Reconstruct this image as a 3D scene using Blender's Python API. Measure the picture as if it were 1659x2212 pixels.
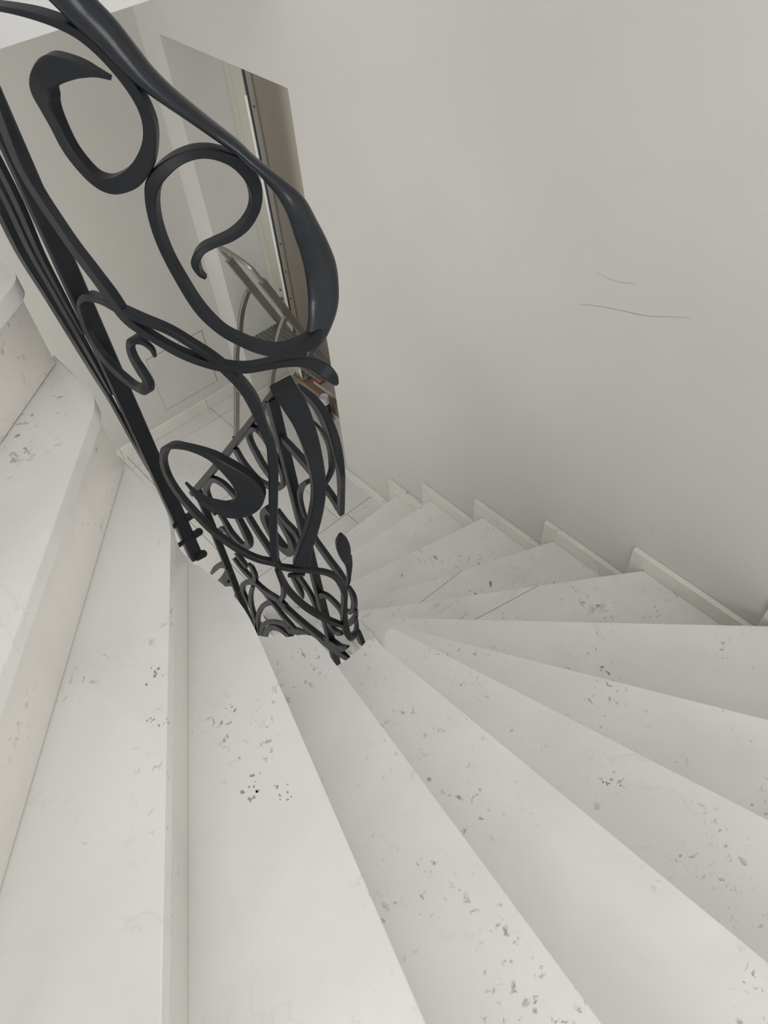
import bpy, bmesh, math, random
from mathutils import Vector, Matrix
scene = bpy.context.scene
for o in list(bpy.data.objects): bpy.data.objects.remove(o)
COL = scene.collection
random.seed(5)

# ------------------------------------------------------------------ camera
cam_d = bpy.data.cameras.new('camera'); cam = bpy.data.objects.new('camera', cam_d); COL.objects.link(cam)
cam_d.sensor_fit = 'VERTICAL'; cam_d.sensor_height = 36.0; cam_d.lens = 26.1332; cam_d.clip_start = 0.02; cam_d.clip_end = 60
cam.matrix_world = Matrix([[0.7427102, 0.54721, -0.3859311, 0.0], [-0.6661101, 0.5448946, -0.5093007, 0.0], [-0.0684027, 0.6353354, 0.7692009, 0.0], [0, 0, 0, 1]])
scene.camera = cam

# ------------------------------------------------------------------ light, sky, exposure
world = bpy.data.worlds.new('sky'); scene.world = world; world.use_nodes = True
bg = world.node_tree.nodes['Background']; bg.inputs[0].default_value = (1.0, 0.99, 0.97, 1); bg.inputs[1].default_value = 0.84
def area(name, loc, target, sx, sy, power, col=(1, 1, 1)):
    d = bpy.data.lights.new(name, 'AREA'); d.shape = 'RECTANGLE'; d.size = sx; d.size_y = sy; d.energy = power; d.color = col
    o = bpy.data.objects.new(name, d); COL.objects.link(o); o.location = loc
    o.rotation_euler = (Vector(target) - Vector(loc)).to_track_quat('-Z', 'Y').to_euler(); return o
area('stair_window_light', (-0.9, -1.9, -0.5), (1.54, 0.3, -1.7), 1.5, 1.2, 30, (1.0, 0.99, 0.97))
area('hall_fill_light', (-0.9, 2.35, -1.75), (0.7, 3.36, -2.0), 0.9, 1.1, 14, (1.0, 0.99, 0.96))  # added fill that lifts the far wall and landing, not a known window
area('tread_fill_light', (0.3, 0.1, 2.4), (0.4, 0.2, -1.4), 1.6, 1.6, 12, (1.0, 0.99, 0.97))  # added overhead fill that brightens the treads, no real roof opening
vs = scene.view_settings; vs.view_transform = 'Standard'; vs.look = 'None'; vs.gamma = 1.0; vs.exposure = 0.0; vs.use_curve_mapping = False

# ------------------------------------------------------------------ helpers
def obj(name, bm, mats, parent=None, smooth=False):
    me = bpy.data.meshes.new(name); bmesh.ops.recalc_face_normals(bm, faces=bm.faces)
    if smooth:
        for f in bm.faces: f.smooth = True
    bm.to_mesh(me); bm.free()
    for m in (mats if isinstance(mats, (list, tuple)) else [mats]): me.materials.append(m)
    o = bpy.data.objects.new(name, me); COL.objects.link(o)
    if parent: o.parent = parent
    return o
def struct(name, bm, m, parent=None):
    o = obj(name, bm, m, parent); o['kind'] = 'structure'; return o
def tag(o, label, cat, group=None):
    o['label'] = label; o['category'] = cat
    if group: o['group'] = group
    return o
def thing(name, label, cat, loc=(0, 0, 0), group=None):
    o = bpy.data.objects.new(name, None); COL.objects.link(o); o.location = loc; o.empty_display_size = .05
    return tag(o, label, cat, group)
def box(bm, a, b):
    x0, y0, z0 = a; x1, y1, z1 = b
    v = [bm.verts.new(p) for p in ((x0,y0,z0),(x1,y0,z0),(x1,y1,z0),(x0,y1,z0),(x0,y0,z1),(x1,y0,z1),(x1,y1,z1),(x0,y1,z1))]
    for f in ((0,3,2,1),(4,5,6,7),(0,1,5,4),(1,2,6,5),(2,3,7,6),(3,0,4,7)): bm.faces.new([v[i] for i in f])
    return v
def bxm(a, b, bev=0.0, seg=2):
    bm = bmesh.new(); box(bm, a, b)
    if bev: bmesh.ops.bevel(bm, geom=list(bm.edges), offset=bev, segments=seg, affect='EDGES', profile=.5)
    return bm
def prism(poly, z0, z1, bev=0.0, seg=2):
    bm = bmesh.new()
    lo = [bm.verts.new((p[0], p[1], z0)) for p in poly]; hi = [bm.verts.new((p[0], p[1], z1)) for p in poly]
    n = len(poly); bm.faces.new(lo[::-1]); bm.faces.new(hi)
    for i in range(n): bm.faces.new((lo[i], lo[(i+1) % n], hi[(i+1) % n], hi[i]))
    if bev:
        es = [e for e in bm.edges if abs(e.verts[0].co.z - e.verts[1].co.z) < 1e-6]
        bmesh.ops.bevel(bm, geom=es, offset=bev, segments=seg, affect='EDGES', profile=.5)
    return bm
def rel(o_parent, bm):            # move a mesh made in world coordinates into its thing's frame
    bmesh.ops.translate(bm, verts=bm.verts, vec=-o_parent.location); return bm
def cyl(bm, p0, p1, r0, r1=None, n=14, dome=False):
    r1 = r0 if r1 is None else r1
    p0 = Vector(p0); p1 = Vector(p1); t = (p1 - p0).normalized(); a = t.orthogonal().normalized(); b = t.cross(a)
    rings = [(p0, r0), (p1, r1)]
    if dome: rings += [(p1 + t*r1*.4, r1*.85), (p1 + t*r1*.7, r1*.5)]
    R = [[bm.verts.new(p + a*(r*math.cos(2*math.pi*i/n)) + b*(r*math.sin(2*math.pi*i/n))) for i in range(n)] for p, r in rings]
    for k in range(len(R)-1):
        for i in range(n): bm.faces.new((R[k][i], R[k][(i+1) % n], R[k+1][(i+1) % n], R[k+1][i]))
    bm.faces.new(R[0][::-1]); bm.faces.new(R[-1])
def cr(pts, sub):                  # Catmull-Rom through points of any dimension
    out = []; n = len(pts)
    for i in range(n-1):
        p0, p1, p2, p3 = pts[max(i-1, 0)], pts[i], pts[i+1], pts[min(i+2, n-1)]
        for k in range(sub):
            t = k/sub
            out.append([.5*((2*b) + (c-a)*t + (2*a-5*b+4*c-d)*t*t + (3*b-a-3*c+d)*t**3) for a, b, c, d in zip(p0, p1, p2, p3)])
    out.append(list(pts[-1])); return out
def tube(pts, w, h, up=(0, 1, 0), sub=6, round_=False):
    bm = bmesh.new(); P = [Vector(p) for p in cr([list(p) for p in pts], sub)]; prev = None; up = Vector(up)
    prof = [(math.cos(a)*w/2, math.sin(a)*h/2) for a in [i*math.pi/5 for i in range(10)]] if round_ else \
           [(sx*w/2*cx, sy*h/2*cy) for sx, sy, cx, cy in ((1,1,1,.8),(1,1,.85,1),(-1,1,.85,1),(-1,1,1,.8),(-1,-1,1,.8),(-1,-1,.85,1),(1,-1,.85,1),(1,-1,1,.8))]
    for i, p in enumerate(P):
        T = (P[min(i+1, len(P)-1)] - P[max(i-1, 0)]).normalized(); n = (up - T*up.dot(T)).normalized(); s = T.cross(n)
        ring = [bm.verts.new(p + s*a + n*b) for a, b in prof]
        if prev:
            for k in range(len(ring)): bm.faces.new((prev[k], prev[(k+1) % len(ring)], ring[(k+1) % len(ring)], ring[k]))
        else: bm.faces.new(ring[::-1])
        prev = ring
    bm.faces.new(prev); return bm

# ------------------------------------------------------------------ materials
def mat(name, col, rough=.5, metal=0.0, spec=.5):
    m = bpy.data.materials.new(name); m.use_nodes = True; b = m.node_tree.nodes['Principled BSDF']
    b.inputs['Base Color'].default_value = (*col, 1); b.inputs['Roughness'].default_value = rough
    b.inputs['Metallic'].default_value = metal; b.inputs['Specular IOR Level'].default_value = spec
    return m, m.node_tree, b
def N(t, typ, **kw):
    n = t.nodes.new(typ)
    for k, v in kw.items():
        if hasattr(n, k): setattr(n, k, v)
        else: n.inputs[k].default_value = v
    return n
def ramp(t, src, stops):
    r = t.nodes.new('ShaderNodeValToRGB'); e = r.color_ramp.elements
    e[0].position, e[0].color = stops[0][0], (*stops[0][1], 1); e[1].position, e[1].color = stops[-1][0], (*stops[-1][1], 1)
    for p, c in stops[1:-1]:
        q = e.new(p); q.color = (*c, 1)
    t.links.new(src, r.inputs[0]); return r.outputs[0]
def mix(t, fac, a, b, mode='MIX'):
    m = t.nodes.new('ShaderNodeMix'); m.data_type = 'RGBA'; m.blend_type = mode
    for sock, v in ((m.inputs[0], fac), (m.inputs[6], a), (m.inputs[7], b)):
        if isinstance(v, (int, float)): sock.default_value = v
        elif isinstance(v, tuple): sock.default_value = (*v, 1)
        else: t.links.new(v, sock)
    return m.outputs[2]
def noise(t, vec, scale, detail=3, rough=.5, dist=0.0):
    n = N(t, 'ShaderNodeTexNoise', Scale=scale, Detail=detail, Roughness=rough, Distortion=dist); t.links.new(vec, n.inputs['Vector']); return n.outputs['Fac']
def math_(t, op, a, b=0.0):
    m = t.nodes.new('ShaderNodeMath'); m.operation = op
    for i, v in enumerate((a, b)):
        if isinstance(v, (int, float)): m.inputs[i].default_value = v
        else: t.links.new(v, m.inputs[i])
    return m.outputs[0]
W0, W1 = (0, 0, 0), (1, 1, 1)
def marble(name, base, rough=.2, streak=0.0, spots=1.0):
    m, t, b = mat(name, base, rough, 0, .5)
    tc = N(t, 'ShaderNodeTexCoord'); oi = N(t, 'ShaderNodeObjectInfo')
    off = N(t, 'ShaderNodeVectorMath', operation='SCALE'); comb = N(t, 'ShaderNodeCombineXYZ')
    for i, k in enumerate((37.0, 91.0, 53.0)): t.links.new(math_(t, 'MULTIPLY', oi.outputs['Random'], k), comb.inputs[i])
    add = N(t, 'ShaderNodeVectorMath', operation='ADD'); t.links.new(tc.outputs['Object'], add.inputs[0]); t.links.new(comb.outputs[0], add.inputs[1])
    v = add.outputs[0]
    cloud = ramp(t, noise(t, v, 3.2, 4, .55, .6), [(.3, tuple(c*.93 for c in base)), (.62, tuple(min(1, c*1.04) for c in base))])
    # faint warm patches
    warm = mix(t, ramp(t, noise(t, v, 1.4, 2), [(.5, W0), (.75, (.35, .35, .35))]), cloud, (base[0]*1.0, base[1]*.955, base[2]*.90))
    # small grey mineral specks gathered in clusters
    cl = ramp(t, noise(t, v, 5.5, 3, .6), [(.51, W0), (.64, W1)])
    sp = ramp(t, noise(t, v, 62, 3, .62, .5), [(.60, W0), (.69, W1)])
    s1 = math_(t, 'MULTIPLY', cl, sp)
    vor = N(t, 'ShaderNodeTexVoronoi', Scale=15.0, Randomness=1.0); t.links.new(v, vor.inputs['Vector'])
    dot = ramp(t, vor.outputs['Distance'], [(.045, W1), (.085, W0)])
    dm = ramp(t, noise(t, v, 4.0, 2), [(.52, W0), (.58, W1)])
    s2 = math_(t, 'MULTIPLY', dot, dm)
    spm = math_(t, 'MULTIPLY', math_(t, 'MAXIMUM', math_(t, 'MULTIPLY', s1, .78), math_(t, 'MULTIPLY', s2, .85)), spots)
    c2 = mix(t, spm, warm, (.17, .175, .185))
    # thin vein lines
    w = noise(t, v, 2.3, 5, .6, .8)
    ln = ramp(t, math_(t, 'ABSOLUTE', math_(t, 'SUBTRACT', w, .5)), [(.0, W1), (.006, W0)])
    vm = math_(t, 'MULTIPLY', ln, math_(t, 'MULTIPLY', ramp(t, noise(t, v, 3.0, 2), [(.5, W0), (.66, W1)]), .17))
    c3 = mix(t, vm, c2, (.33, .31, .29))
    if streak:
        mp = N(t, 'ShaderNodeMapping'); t.links.new(v, mp.inputs[0]); mp.inputs['Rotation'].default_value = (0, 0, .7); mp.inputs['Scale'].default_value = (7, 34, 7)
        st = ramp(t, noise(t, mp.outputs[0], 1.0, 4, .6, .4), [(.56, W0), (.72, W1)])
        sm = math_(t, 'MULTIPLY', st, math_(t, 'MULTIPLY', ramp(t, noise(t, v, 3.4, 2), [(.47, W0), (.62, W1)]), streak))
        c3 = mix(t, sm, c3, (.30, .30, .31))
    t.links.new(c3, b.inputs['Base Color'])
    rr = t.nodes.new('ShaderNodeMapRange'); t.links.new(noise(t, v, 9, 3), rr.inputs[0]); rr.inputs[3].default_value = rough*.75; rr.inputs[4].default_value = rough*1.35
    t.links.new(rr.outputs[0], b.inputs['Roughness'])
    bp = N(t, 'ShaderNodeBump', Strength=.06, Distance=.002); t.links.new(noise(t, v, 40, 2), bp.inputs['Height']); t.links.new(bp.outputs[0], b.inputs['Normal'])
    return m
M_tread = marble('white_marble_polished', (.70, .692, .672), .2)
M_tread_s = marble('white_marble_streaked', (.67, .66, .64), .24, .55)
M_riser = marble('white_marble_riser', (.70, .675, .63), .28, 0, .55)
M_skirt = marble('white_marble_skirting', (.68, .66, .62), .25, .15)
M_floor = marble('white_marble_floor', (.64, .63, .605), .24, .2, .6)
M_floor2 = marble('grey_marble_border', (.615, .61, .59), .26, .45, .7)
def plaster(name, col, rough=.75, var=.05):
    m, t, b = mat(name, col, rough, 0, .3); g = N(t, 'ShaderNodeTexCoord').outputs['Object']
    c = ramp(t, noise(t, g, 1.3, 4, .55), [(.3, tuple(x*(1-var) for x in col)), (.7, tuple(min(1, x*(1+var*.6)) for x in col))])
    sm = ramp(t, noise(t, g, 2.6, 5, .62, .3), [(.62, W0), (.80, (.22, .22, .22))])
    t.links.new(mix(t, sm, c, tuple(x*.82 for x in col)), b.inputs['Base Color'])
    bp = N(t, 'ShaderNodeBump', Strength=.10, Distance=.002); t.links.new(noise(t, g, 130, 2), bp.inputs['Height']); t.links.new(bp.outputs[0], b.inputs['Normal'])
    return m
M_wall = plaster('painted_plaster_beige', (.58, .572, .54))
M_white = plaster('painted_plaster_white', (.86, .86, .86), .7, .02)
M_jamb = plaster('plaster_lit_pale', (.66, .655, .64))  # paler copy of the wall plaster, jamb's lit look put into the colour
def iron(name, col, ro=.40, sp=.25):
    m, t, b = mat(name, col, ro, .0, sp); g = N(t, 'ShaderNodeTexCoord').outputs['Object']
    t.links.new(ramp(t, noise(t, g, 18, 4, .6), [(.3, tuple(x*.8 for x in col)), (.7, tuple(x*1.25 for x in col))]), b.inputs['Base Color'])
    r = t.nodes.new('ShaderNodeMapRange'); t.links.new(noise(t, g, 30, 3), r.inputs[0]); r.inputs[3].default_value = ro*.85; r.inputs[4].default_value = ro*1.3; t.links.new(r.outputs[0], b.inputs['Roughness'])
    bp = N(t, 'ShaderNodeBump', Strength=.12, Distance=.002); t.links.new(noise(t, g, 60, 3), bp.inputs['Height']); t.links.new(bp.outputs[0], b.inputs['Normal'])
    return m
M_rail = iron('wrought_iron_polished', (.009, .012, .0165), .26, .42)
M_iron = iron('wrought_iron_anthracite', (.0085, .0105, .0135))
def brushed(name, col, rough=.32):
    m, t, b = mat(name, col, rough, .85, .5); g = N(t, 'ShaderNodeTexCoord').outputs['Object']
    t.links.new(ramp(t, noise(t, g, 25, 3), [(.3, tuple(x*.85 for x in col)), (.7, col)]), b.inputs['Base Color']); return m
M_alu = brushed('aluminium', (.42, .40, .37))
M_step = brushed('ribbed_aluminium', (.30, .32, .31), .4)
M_cream = plaster('cream_painted_metal', (.52, .50, .44), .45, .02)
M_door = plaster('beige_door_panel', (.58, .53, .46), .6, .03)
M_black = mat('black_rubber', (.008, .008, .01), .6)[0]
M_strip = plaster('white_aluminium_strip', (.88, .88, .86), .35, .01)
M_dk = plaster('dark_screw_metal', (.07, .065, .06), .4)
def wood(name, col):
    m, t, b = mat(name, col, .6); g = N(t, 'ShaderNodeTexCoord').outputs['Object']
    mp = N(t, 'ShaderNodeMapping'); t.links.new(g, mp.inputs[0]); mp.inputs['Scale'].default_value = (30, 2.5, 30)
    t.links.new(ramp(t, noise(t, mp.outputs[0], 1.6, 4, .6), [(.3, tuple(x*.75 for x in col)), (.7, tuple(x*1.15 for x in col))]), b.inputs['Base Color']); return m
M_wood = wood('brown_board', (.25, .185, .125))
M_rib = plaster('white_plastic', (.50, .48, .44), .5, .02)
M_red = plaster('red_plastic', (.38, .02, .02), .4, .1)
M_cap = plaster('white_cap', (.62, .61, .66), .4, .01)
M_can = plaster('black_can_print', (.012, .012, .014), .3, .1)
M_film = plaster('crumpled_film', (.50, .49, .46), .3, .1)
M_mark = plaster('grey_mineral', (.33, .325, .33), .3, .3)
M_line = plaster('scuff_grey', (.30, .29, .28), .8, .1)

# ------------------------------------------------------------------ setting
XR, YF, ZF = 1.54, 3.36, -2.995
XL, YB, TOP = -.85, -.5, 0.9
bm = bmesh.new()
box(bm, (XR, YB-.2, ZF), (XR+.26, 2.32, TOP)); box(bm, (XR, 2.32, -1.019), (XR+.26, 3.19, TOP)); box(bm, (XR, 3.19, ZF), (XR+.26, YF+.2, TOP))
wall_right = struct('wall_right', bm, M_wall)
struct('wall_far', bxm((XL-.2, YF, ZF), (XR, YF+.2, TOP)), M_wall)
bm = bmesh.new()                                            # lobby behind the opening
box(bm, (2.045, 1.6, ZF), (2.145, 4.6, -.7))
struct('wall_lobby', bm, M_door)
struct('trim_jamb', bxm((XR+.001, 3.186, ZF), (XR+.26, 3.19, -1.019)), M_jamb)
# upper landing slab whose white edge crosses the top of the view
struct('ceiling', bxm((XL, 2.30, -.652), (XR, YF, -.06)), M_white)

# floor with separate marble tiles
floor = struct('floor', bxm((XL-.2, YB-.2, ZF-.15), (2.145, 4.6, ZF-.012)), M_floor2)
G = .0012
def tile(x0, y0, x1, y1, m):
    obj('tile', bxm((x0+G, y0+G, ZF-.0125), (x1-G, y1-G, ZF), .0012, 1), m, floor)
for a, b in zip((XL, .13, .73, 1.305), (.13, .73, 1.305, XR)): tile(a, 3.235, b, YF, M_floor2)
xs = (XL, -.45, .13, .73, 1.305, 1.80)
for a, b in zip(xs[:-1], xs[1:]):
    for c, d in ((2.113, 2.674), (2.674, 3.235)): tile(a, c, min(b, XR) if False else b, d, M_floor)
for a, b in zip((XL, -.45, .15, .755, 1.357), (-.45, .15, .755, 1.357, XR)): tile(a, 1.86, b, 2.113, M_floor)
for c, d in ((1.6, 2.2), (2.2, 2.8), (2.8, 3.4), (3.4, 4.0)): tile(1.80, c, 2.03, d, M_floor)
for a, b in zip((XL, -.25, .35, .95), (-.25, .35, .95, XR)):
    for c, d in ((YB, .09), (.09, .68), (.68, 1.27), (1.27, 1.86)): tile(a, c, b, d, M_floor)

# baseboards
base = struct('baseboard_far', bxm((XL, YF-.008, ZF), (XR, YF, ZF+.074)), M_floor2)
for a, b in zip((XL, -.45, .13, .71, 1.292), (-.45, .13, .71, 1.292, XR-.001)):
    obj('skirting_tile', bxm((a+.0008, YF-.02, ZF), (b-.0008, YF-.006, ZF+.076), .002, 1), M_skirt, base)
base = struct('baseboard_right', bxm((XR-.008, 1.95, ZF), (XR, 2.318, ZF+.064)), M_floor2)
obj('skirting_tile', bxm((XR-.02, 1.95, ZF), (XR-.006, 2.3185, ZF+.066), .002, 1), M_skirt, base)
base = struct('baseboard_jamb', bxm((XR+.001, 3.176, ZF), (XR+.259, 3.187, ZF+.06)), M_floor2)
obj('skirting_tile', bxm((XR, 3.170, ZF), (XR+.2595, 3.18, ZF+.066), .002, 1), M_skirt, base)
# stains and scratches on the big wall
def scuff(pts, w):
    bm = bmesh.new(); P = cr([list(p) for p in pts], 6); pv = None
    for i, (y, z) in enumerate(P):
        k = w*(.35+.65*math.sin(math.pi*i/(len(P)-1)))
        a, b = bm.verts.new((XR-.0006, y, z-k)), bm.verts.new((XR-.0006, y, z+k))
        if pv: bm.faces.new((pv[0], a, b, pv[1]))
        pv = (a, b)
    obj('scuff_mark', bm, M_line, wall_right)
scuff([(1.023, -1.28), (.96, -1.256), (.905, -1.24), (.85, -1.226), (.807, -1.214), (.75, -1.188), (.697, -1.165)], .0007)
scuff([(.99, -1.16), (.94, -1.162), (.90, -1.155), (.86, -1.14)], .0004)
scuff([(.62, -1.93), (.613, -1.95), (.616, -1.965)], .001)

# door and frame in the lobby
door = bpy.data.objects.new('door_1', None); COL.objects.link(door); door['kind'] = 'structure'
bm = bxm((1.8005, 3.049, ZF), (1.806, 3.185, -.80), .001); box(bm, (1.799, 3.14, ZF), (1.81, 3.185, -.80))
obj('door_frame', bm, M_cream, door)
obj('edge_strip', bxm((1.7985, 3.045, ZF), (1.8055, 3.057, -1.30), .001), M_strip, door)
obj('rubber_seal', bxm((2.034, 3.395, ZF), (2.045, 3.52, -.80)), M_black, door)
obj('door_panel', bxm((2.032, 1.7, ZF), (2.045, 3.35, -.80)), M_door, door)
obj('door_edge', bxm((2.026, 3.349, ZF), (2.045, 3.397, -.80), .003), M_cream, door)
for z, r in ((-2.30, .009), (-2.355, .012)):
    bm = bmesh.new(); cyl(bm, (1.803, 3.088, z), (1.7995, 3.088, z), r); obj('strike_hole', bm, M_dk, door)
for z in (-1.5, -2.24, -2.42, -2.6):
    bm = bmesh.new(); cyl(bm, (2.028, 3.372, z), (2.023, 3.372, z), .006); obj('screw', bm, M_dk, door)

# ------------------------------------------------------------------ staircase
ZT = {0: -2.995, 1: -2.796, 2: -2.632, 3: -2.475, 4: -2.306, 5: -2.131, 6: -1.96, 7: -1.79, 8: -1.62, 9: -1.45, 10: -1.28, 11: -1.11, 12: -.94, 13: -.77, 14: -.60, 15: -.43, 16: -.26, 17: -.09}
LN = {1: (1.52, 1.889, 1.3), 2: (1.52, 1.642, -4.2), 3: (1.52, 1.317, -13.0), 4: (1.52, .956, -23.7), 5: (1.52, .592, -34.8), 6: (1.492, .178, -45.6), 7: (.645, .859, -60.1), 8: (.565, .817, -74.0), 9: (.465, .714, -85.6), 10: (.331, .70, -96.9), 11: (.218, .687, -105.9), 12: (.218, .879, -122.2), 13: (.213, 1.004, -131.4), 14: (.21, 1.123, -141.9), 15: (.21, 1.28, -152), 16: (.21, 1.47, -162), 17: (.21, 1.72, -172), 18: (.21, 2.29, -180)}
def well(ins):                       # inner boundary, inset outward by ins
    R = .185+ins; P = [(.405+R, 3.2), (.405+R, .89)]
    P += [(.405+R*math.cos(-math.pi*i/24), .89+R*math.sin(-math.pi*i/24)) for i in range(1, 24)]
    return P + [(.405-R, .89), (.405-R, 3.2)]
OUT = [(XR-.003, 3.2), (XR-.003, YB+.003), (XL+.003, YB+.003), (XL+.003, 3.2)]
def cut(path, k, sh, outer):
    px, py, a = LN[k]; d = (math.cos(math.radians(a)), math.sin(math.radians(a))); u = (d[1], -d[0]); px += u[0]*sh; py += u[1]*sh
    best = None; s0 = 0
    for i in range(len(path)-1):
        A, B = path[i], path[i+1]; fa = (A[0]-px)*u[0]+(A[1]-py)*u[1]; fb = (B[0]-px)*u[0]+(B[1]-py)*u[1]
        if (fa <= 0) != (fb <= 0):
            t = fa/(fa-fb); q = (A[0]+(B[0]-A[0])*t, A[1]+(B[1]-A[1])*t); al = (q[0]-.405)*d[0]+(q[1]-1.1)*d[1]
            if best is None or al > best[0]: best = (al, i+t, q)
    return best[1], best[2]
def ring(k, s0, k2, s1, ins, rnd=0):
    W = well(ins); i0, a = cut(W, k, s0, 0); i1, b = cut(W, k2, s1, 0); j0, c = cut(OUT, k, s0, 1); j1, d = cut(OUT, k2, s1, 1)
    inner = [a] + [W[i] for i in range(math.floor(i0)+1, math.floor(i1)+1)] + [b]
    outer = [d] + [OUT[j] for j in range(math.floor(j1), math.floor(j0), -1)] + [c]
    if rnd:                          # round the front inner corner
        A = Vector(a); f = (Vector(c)-A).normalized(); s = A + f*rnd; L = 0; e = None; rest = []
        for i in range(1, len(inner)):
            P, Q = Vector(inner[i-1]), Vector(inner[i])
            if e is None and L+(Q-P).length >= rnd: e = P+(Q-P).normalized()*(rnd-L); rest = inner[i:]
            L += (Q-P).length
        if e is not None:
            arc = [s*(1-t)**2 + A*2*t*(1-t) + e*t*t for t in [i/8 for i in range(9)]]
            inner = [tuple(p) for p in arc] + rest
    poly = inner + outer; out = []
    for p in poly:
        if not out or (Vector(p)-Vector(out[-1])).length > .002: out.append(tuple(p))
    if (Vector(out[0])-Vector(out[-1])).length < .002: out.pop()
    return out
def split(poly, a, b):              # a tread pieced from two slabs, with a fine joint
    d = (Vector(b)-Vector(a)).normalized(); nn = Vector((-d.y, d.x)); res = []
    for sg in (1, -1):
        o = []; n = len(poly); F = [sg*(Vector(p)-Vector(a)).dot(nn)-.0007 for p in poly]
        for i in range(n):
            p, q = Vector(poly[i]), Vector(poly[(i+1) % n]); f, g = F[i], F[(i+1) % n]
            if f >= 0: o.append(tuple(p))
            if (f >= 0) != (g >= 0): o.append(tuple(p+(q-p)*(f/(f-g))))
        res.append(o)
    return res
SPL = {4: ((1.4204, 1.0986), (1.191, 1.1059)), 5: ((1.3993, 0.7587), (1.2448, 0.7939))}
stairs = thing('winding_staircase', 'white speckled marble winding staircase turning round the iron railing', 'staircase', (.405, .89, ZF))
RND = {6: .03, 7: .025, 8: .045, 9: .012, 10: .03, 11: .10, 12: .06, 13: .04, 14: .03, 15: .03, 16: .06}
for k in range(1, 18):
    last = (k == 17)
    poly = ring(k, 0, k+1, .036 if not last else 0, 0, RND.get(k, .02))
    for pl in split(poly, *SPL[k]) if k in SPL else [poly]:
        obj('tread', rel(stairs, prism(pl, ZT[k]-.03, ZT[k], .0012 if k in SPL else .005, 3)), M_tread_s if k in (4, 5) else M_tread, stairs)
    obj('riser', rel(stairs, prism(ring(k, .018, k, .036, .010), ZT[k-1]+.0018, ZT[k]-.0302)), M_riser, stairs)
    z0 = max(ZF, ZT[k]-.23)
    bm = prism(ring(k, .0365, k+1, .036 if not last else 0, .012), z0, ZT[k]-.0303)
    obj('step_core', rel(stairs, bm), M_riser, stairs)
# dark mineral marks in the polished treads
def blot(bm, x, y, z, r, a, ell):
    v = []
    for i in range(9):
        th = 2*math.pi*i/9; q = r*(.65+.5*random.random()); c, s = q*math.cos(th), q*math.sin(th)*ell
        v.append(bm.verts.new((x+c*math.cos(a)-s*math.sin(a), y+c*math.sin(a)+s*math.cos(a), z+.0003)))
    bm.faces.new(v)
for x, y, k, r, n in [(1.207, 0.991, 4, 0.012, 1), (1.071, 1.34, 3, 0.008, 1), (1.047, 0.396, 6, 0.022, 9), (0.484, 0.425, 9, 0.006, 2), (0.052, 0.467, 11, 0.014, 9), (0.089, 0.436, 11, 0.014, 8), (0.07, 0.488, 11, 0.01, 5), (0.208, 0.632, 10, 0.012, 7), (0.043, 0.63, 12, 0.013, 7), (0.011, 0.564, 12, 0.008, 4), (-0.003, 0.57, 12, 0.009, 4), (0.655, 0.172, 8, 0.016, 8), (0.591, 0.394, 8, 0.01, 5), (0.107, 0.604, 11, 0.011, 5)]:
    bm = bmesh.new()
    if n == 1: blot(bm, x, y, ZT[k], r, .9, .5)
    else:
        for i in range(n): blot(bm, x+random.gauss(0, r*.6), y+random.gauss(0, r*.6), ZT[k], r*random.uniform(.10, .26), random.random()*3, random.uniform(.4, .9))
    obj('mineral_mark', rel(stairs, bm), M_mark, stairs)
# stepped skirting on the right wall
YN = {1: 1.889, 2: 1.642, 3: 1.317, 4: .956, 5: .592, 6: .150, 7: -.46}
for k in range(1, 7):
    hz = .068; f = YN[k]+.056; bk = YN[k+1]+.057
    obj('skirting_tile', rel(stairs, bxm((XR-.02, max(bk, YB+.01), ZT[k]+.0005), (XR-.0005, f, ZT[k]+hz), .0018, 1)), M_skirt, stairs)
    lo = ZT[k-1]+.0005
    obj('skirting_tile', rel(stairs, bxm((XR-.0195, YN[k]+.003, lo), (XR-.0005, f-.0005, ZT[k]), .0012, 1)), M_skirt, stairs)

# ------------------------------------------------------------------ wrought-iron railings
C0 = Vector((.405, .89, 0))
def nrm(P, side, prof):
    if prof == 'free': return Vector((-.35, -.937, 0))
    if side == 'F':
        if P.y >= .89: return Vector((1, 0, 0))
        return Vector((P.x-.405, P.y-.89, 0)).normalized()
    if P.y >= .89: return Vector((-1, 0, 0))
    ph = math.atan2(.89-P.y, .405-P.x)*.75
    return Vector((-math.cos(ph), -math.sin(ph), 0))
def sweep(rows, side, prof, sub=5):
    bm = bmesh.new(); R = cr(rows, sub); P = [Vector(r[:3]) for r in R]; prev = None; sec = []
    for i, p in enumerate(P):
        T = (P[min(i+1, len(P)-1)] - P[max(i-1, 0)])
        if T.length < 1e-6: continue
        T.normalize(); n = nrm(p, side, prof); n = n - T*n.dot(T)
        if n.length < 1e-4: continue
        n.normalize(); s = n.cross(T); w = max(R[i][3], .002)/2; h = max(R[i][4], .003)/2; c = min(w, h)*.22
        if prof == 'rail': q = [(w*math.cos(a), h*math.sin(a)) for a in [j*math.pi/8 for j in range(16)]]
        else: q = [(w, h-c), (w-c, h), (c-w, h), (-w, h-c), (-w, c-h), (c-w, -h), (w-c, -h), (w, c-h)]
        rg = [bm.verts.new(p + s*a + n*b) for a, b in q]
        if prev:
            m = len(rg)
            for k in range(m): bm.faces.new((prev[k], prev[(k+1) % m], rg[(k+1) % m], rg[k])).smooth = True
        else: bm.faces.new(rg[::-1])
        prev = rg
    bm.faces.new(prev)
    if prof != 'rail':
        bmesh.ops.recalc_face_normals(bm, faces=bm.faces)
        for e in bm.edges:
            if len(e.link_faces) == 2 and e.calc_face_angle(0) > .6: e.smooth = False
    return bm
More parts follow.
